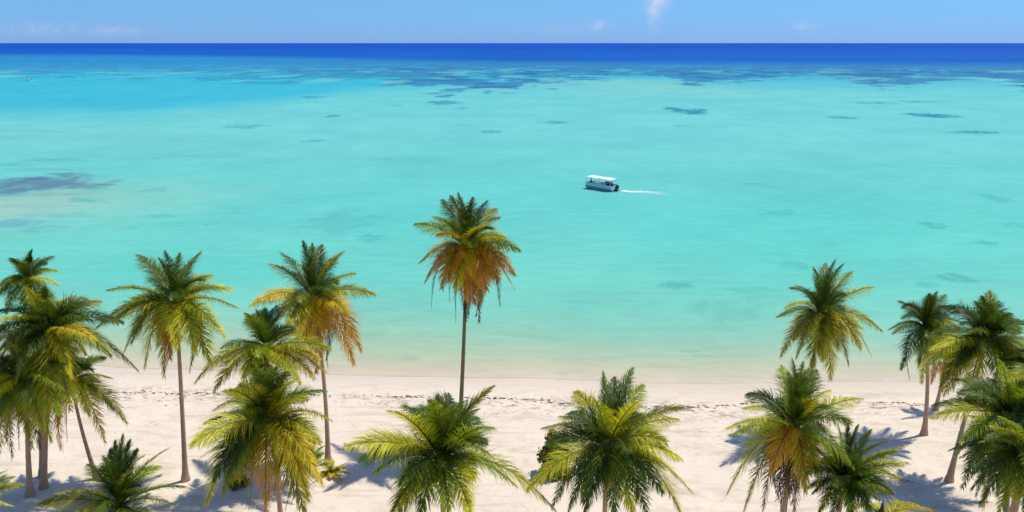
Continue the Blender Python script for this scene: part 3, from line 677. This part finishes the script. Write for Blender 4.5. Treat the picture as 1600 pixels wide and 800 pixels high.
palm('broad palm in front right of centre with pale drooping frond in its middle', (949, 700), None, 7.6, tips=[
    (989, 575, 'd'), (943, 582, 'd'), (960, 590, 'd'), (1005, 602, 'g'), (1004, 624, 'g'), (1067, 637, 'l'), (900, 611, 'l'), (1064, 716, 'l'), (1081, 768, 'l'), (1063, 801, 'l'), (949, 760, 'y', -2.0), (824, 765, 'l'), (864, 789, 'd'), (848, 668, 'l'), (888, 799, 'd'), (988, 800, 'l', -1.5), (875, 650, 'l'), (1010, 800, 'd'), (1060, 655, 'g'), (925, 620, 'd'), (970, 630, 'g', -1), (940, 630, 'g', -1.2), (1040, 690, 'l', -1.5), (870, 740, 'g', -1.5), (915, 800, 'd'), (960, 810, 'd'), (1035, 770, 'd')],
    n_auto=20, auto='ddddggl', seed=41, bend=(0, 0), auto_e=(-35, 80))
# right group
palm('palm crown seen clear against turquoise water on the right with yellow tipped fronds', (1281, 492), (1259, 674), tips=[
    (1271, 417, 'd'), (1305, 405, 'd'), (1290, 412, 'd'), (1331, 424, 'd'), (1318, 412, 'd'), (1365, 448, 'g'), (1378, 517, 'l'), (1362, 557, 'y'), (1326, 570, 'y'), (1298, 592, 'y'), (1268, 580, 'y'), (1244, 559, 'l'), (1220, 557, 'y'), (1226, 481, 'l'), (1244, 446, 'd'), (1345, 480, 'g', -1.8), (1310, 545, 'y', -1.8), (1285, 560, 'l', -2), (1345, 545, 'y', -1.2), (1240, 530, 'l', -1.5), (1260, 455, 'd', -1.5), (1310, 455, 'd', -1.5)],
    n_auto=16, auto='ddddgl', seed=43, bend=(-0.15, 0), auto_e=(-20, 80), skirt=2)
palm('palm with tall dark tuft and one orange frond in the right foreground', (1240, 672), None, 8.0, tips=[
    (1238, 560, 'd'), (1222, 572, 'd'), (1255, 565, 'd'), (1276, 578, 'd'), (1230, 580, 'd'), (1264, 575, 'd'), (1297, 609, 'g'), (1210, 624, 'd'), (1163, 637, 'l'), (1135, 669, 'l'), (1136, 771, 'l'), (1162, 799, 'l'), (1192, 800, 'b'), (1205, 738, 'o', -1.8), (1258, 768, 'y', -1.5), (1347, 623, 'l'), (1330, 660, 'g'), (1300, 720, 'g', -1.5), (1220, 800, 'b'), (1245, 620, 'd', -1.5), (1225, 610, 'd', -1), (1270, 625, 'g', -1.5), (1215, 780, 'k'), (1240, 805, 'b'), (1280, 760, 'l', -1.0)],
    n_auto=18, auto='ddddggl', seed=47, bend=(0, 0), skirt=12, auto_e=(-30, 82))
palm('bushy dark young palm beside the orange fronded palm at the lower right', (1318, 752), None, 5.6, tips=[
    (1310, 664, 'd'), (1341, 664, 'd'), (1325, 662, 'd'), (1360, 672, 'd'), (1415, 696, 'g'), (1418, 723, 'l'), (1390, 740, 'g'), (1374, 780, 'd'), (1285, 680, 'd'), (1265, 700, 'd'), (1260, 740, 'd'), (1280, 800, 'd'), (1400, 705, 'd'), (1330, 810, 'd'), (1360, 800, 'd'), (1300, 700, 'd', -1.8), (1340, 710, 'd', -1.8), (1290, 770, 'd', -1.5), (1350, 760, 'd', -1.5), (1318, 822, 'd', -1), (1300, 812, 'd', -1), (1338, 815, 'g', -1), (1270, 770, 'd', -1), (1365, 760, 'g', -1.4), (1255, 720, 'd'), (1385, 690, 'd'), (1290, 668, 'd'), (1408, 745, 'g'), (1395, 770, 'd'), (1272, 680, 'g')],
    n_auto=46, auto='ddddg', seed=53, bend=(0, 0), auto_e=(-20, 85))
palm('low palm at the bottom edge showing one arching yellow frond', (1376, 812), None, 4.2, tips=[
    (1468, 802, 'y'), (1440, 795, 'l'), (1455, 830, 'l'), (1330, 800, 'g'), (1290, 830, 'g'), (1400, 900, 'g'), (1340, 900, 'g')], n_auto=0, auto='gl', seed=59, bend=(0, 0), Lmax=3.6, auto_e=(-20, 25), auto_len=0.7)
palm('small dark palm on curved based trunk casting shadow on the right sand', (1446, 512), (1443, 684), tips=[
    (1405, 471, 'd'), (1395, 521, 'd'), (1408, 577, 'd'), (1435, 572, 'd'), (1465, 455, 'd'), (1452, 458, 'd'), (1500, 481, 'd'), (1497, 512, 'g'), (1478, 460, 'd'), (1430, 480, 'd'), (1440, 598, 'l', -0.5), (1460, 580, 'l', -1), (1485, 560, 'g'), (1470, 596, 'l'), (1420, 545, 'd', -1.2)],
    n_auto=30, auto='ddddg', seed=61, bend=(0.35, 0), r=0.12, skirt=5)
palm('slim palm mostly hidden behind the others near the water on the right', (1478, 566), (1463, 634), tips=[
    (1450, 560, 'g'), (1455, 600, 'r'), (1472, 612, 'r'), (1490, 610, 'b'), (1500, 560, 'g'), (1480, 530, 'd'), (1465, 540, 'd')], n_auto=8, auto='dgl', seed=67, bend=(0, 0), r=0.10, Lmax=2.6)
palm('tall palm on slanting trunk at the right edge with tousled dark crown', (1541, 535), (1481, 762), tips=[
    (1546, 455, 'd'), (1580, 489, 'd'), (1522, 470, 'd'), (1595, 520, 'd'), (1560, 470, 'd'), (1534, 462, 'd'), (1435, 572, 'l'), (1470, 603, 'l'), (1453, 546, 'l'), (1475, 617, 'l'), (1500, 520, 'g'), (1510, 490, 'd'), (1605, 550, 'g'), (1610, 580, 'g'), (1490, 580, 'l', -1.5), (1530, 620, 'g', -2), (1560, 620, 'd', -1.8), (1590, 600, 'd'), (1510, 630, 'l'), (1550, 500, 'd', -1.8)],
    n_auto=52, auto='ddddgg', seed=71, bend=(-0.1, 0), skirt=4, Lmax=4.6, auto_e=(-40, 78), auto_len=1.0)
palm('front palm at the right edge with bright lime fronds and hanging dark fronds', (1578, 655), (1568, 850), tips=[
    (1454, 652, 'l'), (1515, 628, 'l'), (1504, 762, 'd'), (1535, 792, 'g'), (1602, 795, 'd'), (1548, 705, 'l', -1.8), (1595, 565, 'd'), (1560, 560, 'd'), (1630, 600, 'd'), (1660, 660, 'g'), (1650, 740, 'g'), (1520, 720, 'd'), (1575, 780, 'd'), (1545, 590, 'd'), (1580, 720, 'd', -2), (1610, 700, 'd', -1.6), (1500, 690, 'g'), (1560, 760, 'k'), (1620, 790, 'd'), (1525, 775, 'd', -0.6), (1590, 785, 'g', -0.6), (1548, 770, 'd', -1.0), (1570, 795, 'd', -0.5), (1510, 740, 'g', -0.5), (1605, 760, 'g', -1)],
    n_auto=56, auto='ddddgg', seed=73, bend=(0, 0), skirt=8, Lmax=4.8, auto_e=(-55, 78), auto_len=1.05)
palm('short dark palm filling the lower right corner in front of the slanting trunk', (1606, 712), None, 6.4, tips=[
    (1530, 690, 'd'), (1518, 740, 'd'), (1530, 790, 'd'), (1560, 650, 'd'), (1590, 630, 'd'), (1620, 640, 'd'), (1560, 800, 'g'), (1600, 800, 'd'), (1545, 665, 'g'), (1680, 700, 'd'), (1680, 760, 'd'), (1585, 780, 'l', -1.2), (1550, 760, 'd', -1)],
    n_auto=44, auto='ddddg', seed=101, bend=(0, 0), Lmax=4.0, auto_e=(-40, 78), auto_len=1.1)
palm('palm crown cut by the right edge of the picture above the front palm', (1628, 585), None, 8.6, tips=[
    (1560, 560, 'd'), (1570, 600, 'g'), (1600, 520, 'd'), (1640, 500, 'd'), (1590, 640, 'g'), (1680, 560, 'd'), (1690, 620, 'g'), (1620, 680, 'g'), (1580, 540, 'd'), (1560, 640, 'g'), (1600, 670, 'd', -1)], n_auto=22, auto='ddgg', seed=79, bend=(0, 0))

# a dry frond lying on the sand
ff_at = at_z(1384, 757, 0.95); ff_at.z = float(sand_h(ff_at.x, ff_at.y)) + 0.06
fo = link('fallen_frond', frond_mesh([(-1.5, 0.3, 0), (0, 0.1, 0.22), (1.5, -0.45, 0.02)], 0.55, 50, 'r', random.Random(4), 0.5, 0.1, 0.3), m_leaf, None, ff_at)
tag(fo, 'dry reddish fallen frond lying on the sand beside the slanting trunk base', 'palm frond')

# ------------------------------------------------------------------ shrubs
palm('knee high green palm sprout behind the leaning trunk base', (486, 728), None, 0.35, tips=[
    (484, 672, 'd'), (470, 678, 'g'), (500, 680, 'g'), (458, 692, 'g'), (508, 696, 'g'), (450, 715, 'g'), (515, 722, 'l'), (478, 682, 'd'), (492, 682, 'd')], n_auto=14, auto='dgg', seed=83, bend=(0, 0), r=0.08,
    name='palm_sprout', cat='young palm', group=None, auto_e=(10, 80), Lmax=2.2)
palm('low yellowing palm sprout sprawling right of the leaning trunk base', (518, 742), None, 0.30, tips=[
    (545, 722, 'l'), (548, 740, 'y'), (500, 722, 'l'), (520, 718, 'g'), (535, 752, 'y'), (490, 755, 'o'), (505, 765, 'b'), (540, 730, 'y')], n_auto=14, auto='glyob', seed=89, bend=(0, 0), r=0.08,
    name='palm_sprout', cat='young palm', group=None, auto_e=(-5, 70), Lmax=1.5)
def leaf_shrub(label, px, py, wid, hgt, n, seed, cols, name='leafy_shrub'):
    rng = random.Random(seed)
    bp = at_z(px, py, 0.9); bp.z = float(sand_h(bp.x, bp.y))
    root = link(name, None, None, None, bp); tag(root, label, 'shrub')
    V, Fc = [], []
    for i in range(9):
        a = rng.uniform(0, 6.28); q = rng.uniform(0.2, 0.7) * wid / 2
        pts = [Vector((0, 0, -0.1)), Vector((math.cos(a) * q * .35, math.sin(a) * q * .35, hgt * .45)), Vector((math.cos(a) * q, math.sin(a) * q, hgt * rng.uniform(.6, .9)))]
        n0 = len(V)
        for p, rr_ in zip(pts, (0.05, 0.035, 0.012)):
            for k in range(5): V.append((p.x + rr_ * math.cos(k * 1.2566), p.y + rr_ * math.sin(k * 1.2566), p.z))
        for s in range(2):
            for k in range(5): Fc.append((n0 + s * 5 + k, n0 + s * 5 + (k + 1) % 5, n0 + s * 5 + 5 + (k + 1) % 5, n0 + s * 5 + 5 + k))
    link('stem', np_mesh('stem', V, Fc), m_wood, root)
    V, Fc, Cc = [], [], []
    cl = []
    while len(cl) < 60:                                   # lobes packed inside an uneven dome, touching one another
        x, y, z = rng.uniform(-1, 1), rng.uniform(-1, 1), rng.uniform(0.05, 1)
        if x * x + y * y + (max(z - .35, 0) / .65) ** 2 < 0.8: cl.append((x * wid * .42, y * wid * .42, z * hgt * .92, rng.uniform(.22, .42) * wid / 2.2))
    for i in range(n):
        c = rng.choice(cl); d = Vector((rng.gauss(0, 1), rng.gauss(0, 1), rng.gauss(0, 1))).normalized() * c[3] * rng.random() ** 0.5 * rng.uniform(.6, 1.25)
        p = Vector(c[:3]) + d
        if p.z < 0.02: p.z = rng.uniform(.02, .2)
        nrm = (d.normalized() + Vector((rng.gauss(0, .5), rng.gauss(0, .5), .5 + rng.gauss(0, .4)))).normalized()
        s = nrm.cross(Vector((rng.gauss(0, 1), rng.gauss(0, 1), rng.gauss(0, 1)))).normalized(); u = nrm.cross(s); q = rng.uniform(.06, .13)
        n0 = len(V)
        for (a, b_) in ((-1, 0), (-.3, .6), (.6, .5), (1, 0), (.6, -.5), (-.3, -.6)): V.append(tuple(p + s * a * q + u * b_ * q))
        Fc.append(tuple(range(n0, n0 + 6)))
        cc = np.array(PAL[cols[min(int(rng.random() * len(cols)), len(cols) - 1)]]) * rng.uniform(.7, 1.3)
        Cc += [cc] * 6
    link('foliage', np_mesh('foliage', np.array(V), Fc, np.array(Cc)), m_leaf, root)
leaf_shrub('rounded brown and green leafy shrub behind the broad front palm right of centre', 868, 748, 2.3, 3.2, 6500, 5, 'gbldbbg')
leaf_shrub('small dry brown shrub at the foot of the golden front palm', 375, 768, 1.2, 0.8, 500, 6, 'bbgy')

# ------------------------------------------------------------------ boat
def box_v(V, Fc, x0, x1, y0, y1, z0, z1):
    n0 = len(V)
    V += [(x0, y0, z0), (x1, y0, z0), (x1, y1, z0), (x0, y1, z0), (x0, y0, z1), (x1, y0, z1), (x1, y1, z1), (x0, y1, z1)]
    for f in ((0, 3, 2, 1), (4, 5, 6, 7), (0, 1, 5, 4), (1, 2, 6, 5), (2, 3, 7, 6), (3, 0, 4, 7)): Fc.append(tuple(n0 + i for i in f))
def boxes(name, lst, mat, parent, bev=0.0):
    V, Fc = [], []
    for b_ in lst: box_v(V, Fc, *b_)
    o = link(name, np_mesh(name, V, Fc), mat, parent)
    if bev:
        md = o.modifiers.new('bevel', 'BEVEL'); md.width = bev; md.segments = 2
    return o
def tubes(name, lst, mat, parent, sides=8):
    V, Fc = [], []
    for (p, q, r_) in lst:
        p, q = Vector(p), Vector(q); d = (q - p).normalized(); ref = Vector((0, 0, 1)) if abs(d.z) < .9 else Vector((1, 0, 0))
        s = d.cross(ref).normalized(); u = s.cross(d); n0 = len(V)
        for e in (p, q):
            for a in range(sides):
                th = 2 * math.pi * a / sides; V.append(tuple(e + (s * math.cos(th) + u * math.sin(th)) * r_))
        for a in range(sides): b_ = (a + 1) % sides; Fc.append((n0 + a, n0 + b_, n0 + sides + b_, n0 + sides + a))
        Fc.append(tuple(n0 + a for a in range(sides))[::-1]); Fc.append(tuple(n0 + sides + a for a in range(sides)))
    return link(name, np_mesh(name, V, Fc), mat, parent)
boat_at = at_z(941, 296, 0.0)
HEAD = R(137)                                           # bow points left and away from the beach
boat = link('pontoon_boat', None, None, None, (boat_at.x, boat_at.y, 0.0)); boat.rotation_euler = (0, R(-1.5), HEAD); boat.scale = (0.92, 0.92, 0.92)
tag(boat, 'white canopied pontoon boat motoring left over the turquoise lagoon, trailing foam', 'boat')
for s in (-1, 1):                                       # two floats with turned-up noses
    pts, rad = [], []
    for x, z, r_ in ((-3.3, .12, .06), (-3.22, .12, .27), (-2.0, .10, .36), (1.2, .10, .36), (2.2, .13, .35), (2.9, .25, .27), (3.35, .40, .13), (3.5, .46, .03)):
        pts.append((x, s * .92, z)); rad.append(r_)
    link('pontoon', tube_mesh('pontoon', pts, rad, 14), m_hull, boat)
boxes('deck', [(-3.1, 3.2, -1.27, 1.27, .46, .58)], m_deck, boat, .03)
# side walls: lower painted skirt all round with a gate gap at the stern
boxes('side_panel', [(-2.9, 3.1, 1.20, 1.25, .582, 1.14), (-2.9, 3.1, -1.25, -1.20, .582, 1.14), (3.06, 3.11, -1.197, 1.197, .582, 1.14), (-2.95, -2.90, .45, 1.197, .582, 1.14), (-2.95, -2.90, -1.197, -.45, .582, 1.14)], m_side, boat)
tubes('railing', [((-2.9, 1.225, 1.17), (3.1, 1.225, 1.17), .03), ((-2.9, -1.225, 1.17), (3.1, -1.225, 1.17), .03), ((3.085, -1.2, 1.17), (3.085, 1.2, 1.17), .03)] + [((x, s * 1.225, 1.14), (x, s * 1.225, 1.20), .028) for x in (-2.8, -1, 0.8, 2.6) for s in (-1, 1)], m_white, boat)
def canopy(x0, x1, z, w):
    nx, ny = 9, 9; V, Fc = [], []
    for lay in (0, 1):
        for i in range(nx):
            for j in range(ny):
                u = i / (nx - 1) * 2 - 1; v = j / (ny - 1) * 2 - 1
                V.append((x0 + (x1 - x0) * (u + 1) / 2, w * v, z + .16 * (1 - v * v) - .05 * u * u - .06 * max(0, abs(v) - .8) * 5 - lay * .03))
    for lay in (0, 1):
        for i in range(nx - 1):
            for j in range(ny - 1):
                a = lay * nx * ny + i * ny + j; q = (a, a + ny, a + ny + 1, a + 1); Fc.append(q if lay == 0 else q[::-1])
    o_ = nx * ny
    for i in range(nx - 1):
        for j in (0, ny - 1): a = i * ny + j; Fc.append((a, a + ny, a + ny + o_, a + o_))
    for j in range(ny - 1):
        for i in (0, nx - 1): a = i * ny + j; Fc.append((a, a + 1, a + 1 + o_, a + o_))
    cn = link('canopy', np_mesh('canopy', V, Fc, smooth=True), m_white, boat)
    tubes('canopy_frame', [((x, s * (w - .05), 1.2), (x, s * (w - .05), z - .08), .04) for x in (x0 + .12, x1 - .12) for s in (-1, 1)] + [(((x0 + x1) / 2, s * (w - .05), 1.2), (x0 + .15, s * (w - .05), z - .12), .03) for s in (-1, 1)], m_white, cn)
canopy(0.40, 3.0, 2.22, 1.26)
canopy(-2.75, -0.02, 2.28, 1.26)
for (x0, x1, y0, y1) in ((1.2, 2.9, .65, 1.17), (1.2, 2.9, -1.17, -.65), (-2.75, -2.2, -1.0, 1.0)):
    st = boxes('seat', [(x0, x1, y0, y1, .585, .98)], m_side, boat, .05)
cs = boxes('helm_console', [(-.9, -.35, -.95, -.25, .585, 1.55)], m_dark, boat, .06)
tubes('steering_wheel', [((-.93 , -.6 + .17 * math.cos(a), 1.36 + .17 * math.sin(a)), (-.93, -.6 + .17 * math.cos(a + .7), 1.36 + .17 * math.sin(a + .7)), .018) for a in [i * .6283 for i in range(10)]], m_motor, cs, 6)
eng = boxes('outboard_motor', [(-3.75, -3.15, -.26, .26, .62, 1.32)], m_motor, boat, .12)
boxes('motor_leg', [(-3.52, -3.30, -.07, .07, -.35, .618)], m_motor, eng, .03)
boxes('motor_bracket', [(-3.148, -3.02, -.16, .16, .50, .86)], m_motor, eng, .02)

# people sitting on the boat: one continuous body each, hair as a child
def person(label, local, face, shirt, seed):
    """local: point on the deck under the seat edge; face: heading on the boat"""
    S = 0.45                                            # seat height above the deck
    verts = [(0, 0, S + .02), (0, 0, S + .22), (0, 0, S + .42), (0, 0, S + .52), (0, .01, S + .58), (.02, 0, S + .70), (.01, 0, S + .80)]
    rad = [.145, .13, .155, .10, .055, .095, .075]
    edges = [(0, 1), (1, 2), (2, 3), (3, 4), (4, 5), (5, 6)]
    for s in (-1, 1):
        n0 = len(verts)
        verts += [(.02, s * .19, S + .46), (.05, s * .24, S + .20), (.27, s * .19, S + .10), (.36, s * .17, S + .09)]
        rad += [.062, .046, .034, .036]; edges += [(2, n0), (n0, n0 + 1), (n0 + 1, n0 + 2), (n0 + 2, n0 + 3)]
        n0 = len(verts)
        verts += [(.06, s * .10, S + .01), (.44, s * .13, S + .02), (.46, s * .13, .08), (.60, s * .14, .045)]
        rad += [.085, .062, .042, .036]; edges += [(0, n0), (n0, n0 + 1), (n0 + 1, n0 + 2), (n0 + 2, n0 + 3)]
    me = bpy.data.meshes.new('person'); me.from_pydata(verts, edges, [])
    o = link('person', me, [m_skin, shirt, m_dark]); tag(o, label, 'person')
    sk = o.modifiers.new('skin', 'SKIN')
    for i, q in enumerate(rad): me.skin_vertices[0].data[i].radius = (q, q)
    me.skin_vertices[0].data[0].use_root = True
    sub = o.modifiers.new('sub', 'SUBSURF'); sub.levels = sub.render_levels = 2
    dg = bpy.context.evaluated_depsgraph_get(); dg.update()
    em = bpy.data.meshes.new_from_object(o.evaluated_get(dg)); o.modifiers.clear(); o.data = em; em.name = 'person'
    em.materials.clear()
    for m in (m_skin, shirt, m_dark): em.materials.append(m)
    for p in em.polygons:
        c = p.center; p.use_smooth = True
        p.material_index = 0
        if S + .10 < c.z < S + .565 and (abs(c.y) < .215 and c.x < .16): p.material_index = 1
        elif c.z < S + .12 and c.z > .20 and not (c.x > .12 and abs(c.y) > .16 and c.z > S + .06): p.material_index = 2
    # hair cap
    V, Fc = [], []
    for i in range(6):
        ph = i / 5 * 1.75
        for a in range(12):
            th = 2 * math.pi * a / 12; q = .104 * math.sin(ph) * (1.0 if math.cos(th) < .4 or ph < 1.0 else .90)
            V.append((.008 + q * math.cos(th) * 1.05, q * math.sin(th), S + .745 + .118 * math.cos(ph) * (1 if ph < 1.3 or math.cos(th) < .2 else .1)))
    for i in range(5):
        for a in range(12): b_ = (a + 1) % 12; Fc.append((i * 12 + a, i * 12 + b_, i * 12 + 12 + b_, i * 12 + 12 + a))
    link('hair', np_mesh('hair', V, Fc, smooth=True), m_hair, o)
    # face: nose and ears as low relief on the skin
    M = boat.matrix_basis if False else Matrix.Translation(boat.location) @ boat.rotation_euler.to_matrix().to_4x4()
    M = M @ Matrix.Translation(Vector(local) * 0.92) @ Matrix.Rotation(face, 4, 'Z')
    o.matrix_world = M
    return o
person('seated person in a navy shirt at the stern under the rear boat canopy', (-2.45, .35, .58), 0, m_shirtA, 1)
person('seated person in a dark top beside the helm of the white canopied boat', (-1.35, -.6, .58), 0, m_shirtA, 2)
person('seated person in a teal top at the bow of the white canopied boat', (2.1, .85, .58), R(-90), m_shirtB, 3)
boxes('helm_seat', [(-1.65, -1.12, -.86, -.34, .585, 1.03)], m_dark, boat, .05)

# wake astern
a0 = at_z(972, 298.2, 0); wpts = []
n = 40
for i in range(n):
    u = i / (n - 1); px = 972 + 75 * u; py = 297.8 + 5.0 * u + 0.6 * math.sin(u * 9)
    q = at_z(px, py, 0.02); wpts.append((q.x, q.y, 0.02))
foam_strip(wpts, [0.8 + 1.3 * (i / n) for i in range(n)], [1.9 * (1 - i / n) ** 1.1 * (0.85 + 0.2 * math.sin(i * 1.7)) for i in range(n)])
for s in (-1, 1):                                       # faint bow waves along the floats
    pts = []
    for i in range(12):
        u = i / 11; l = Vector((3.0 - 6.2 * u, s * (1.25 + .5 * u), 0)); l.rotate(Matrix.Rotation(HEAD, 3, 'Z')); pts.append((boat_at.x + l.x, boat_at.y + l.y, 0.02))
    foam_strip(pts, [.15 + .2 * i / 11 for i in range(12)], [.45 * math.sin(math.pi * i / 11) for i in range(12)])
tag(foam_object('boat_wake'), kind='stuff')

# tiny far boat on the left
fb = at_z(43, 125.5, 0)
far = link('speedboat', None, None, None, (fb.x, fb.y, 0)); far.rotation_euler = (0, 0, R(170))
tag(far, 'tiny far white speedboat near the left edge below the horizon', 'boat')
V, Fc = [], []
st = [(-2.6, .95, .75), (-1.0, 1.05, .75), (.8, .95, .85), (2.0, .55, .98), (2.8, .06, 1.08)]
for (x, w, z) in st: V += [(x, -w, z), (x, -w * .6, -.15), (x, w * .6, -.15), (x, w, z)]
for i in range(len(st) - 1):
    for k in range(4): a = i * 4 + k; b_ = i * 4 + (k + 1) % 4; Fc.append((a, b_, b_ + 4, a + 4))
Fc.append((0, 1, 2, 3)[::-1]); Fc.append((16, 17, 18, 19))
link('hull', np_mesh('hull', V, Fc), m_white, far)
boxes('windshield', [(.2, .3, -.7, .7, .87, 1.35)], m_dark, far)
boxes('engine', [(-3.0, -2.62, -.25, .25, .2, 1.15)], m_motor, far, .08)
wp = [(fb.x + 2.2 + 9 * i / 11, fb.y - 5.0 * i / 11, .02) for i in range(12)]
foam_strip(wp, [.9] * 12, [1.4 * (1 - i / 12) for i in range(12)])
tag(foam_object('speedboat_wake'), kind='stuff')
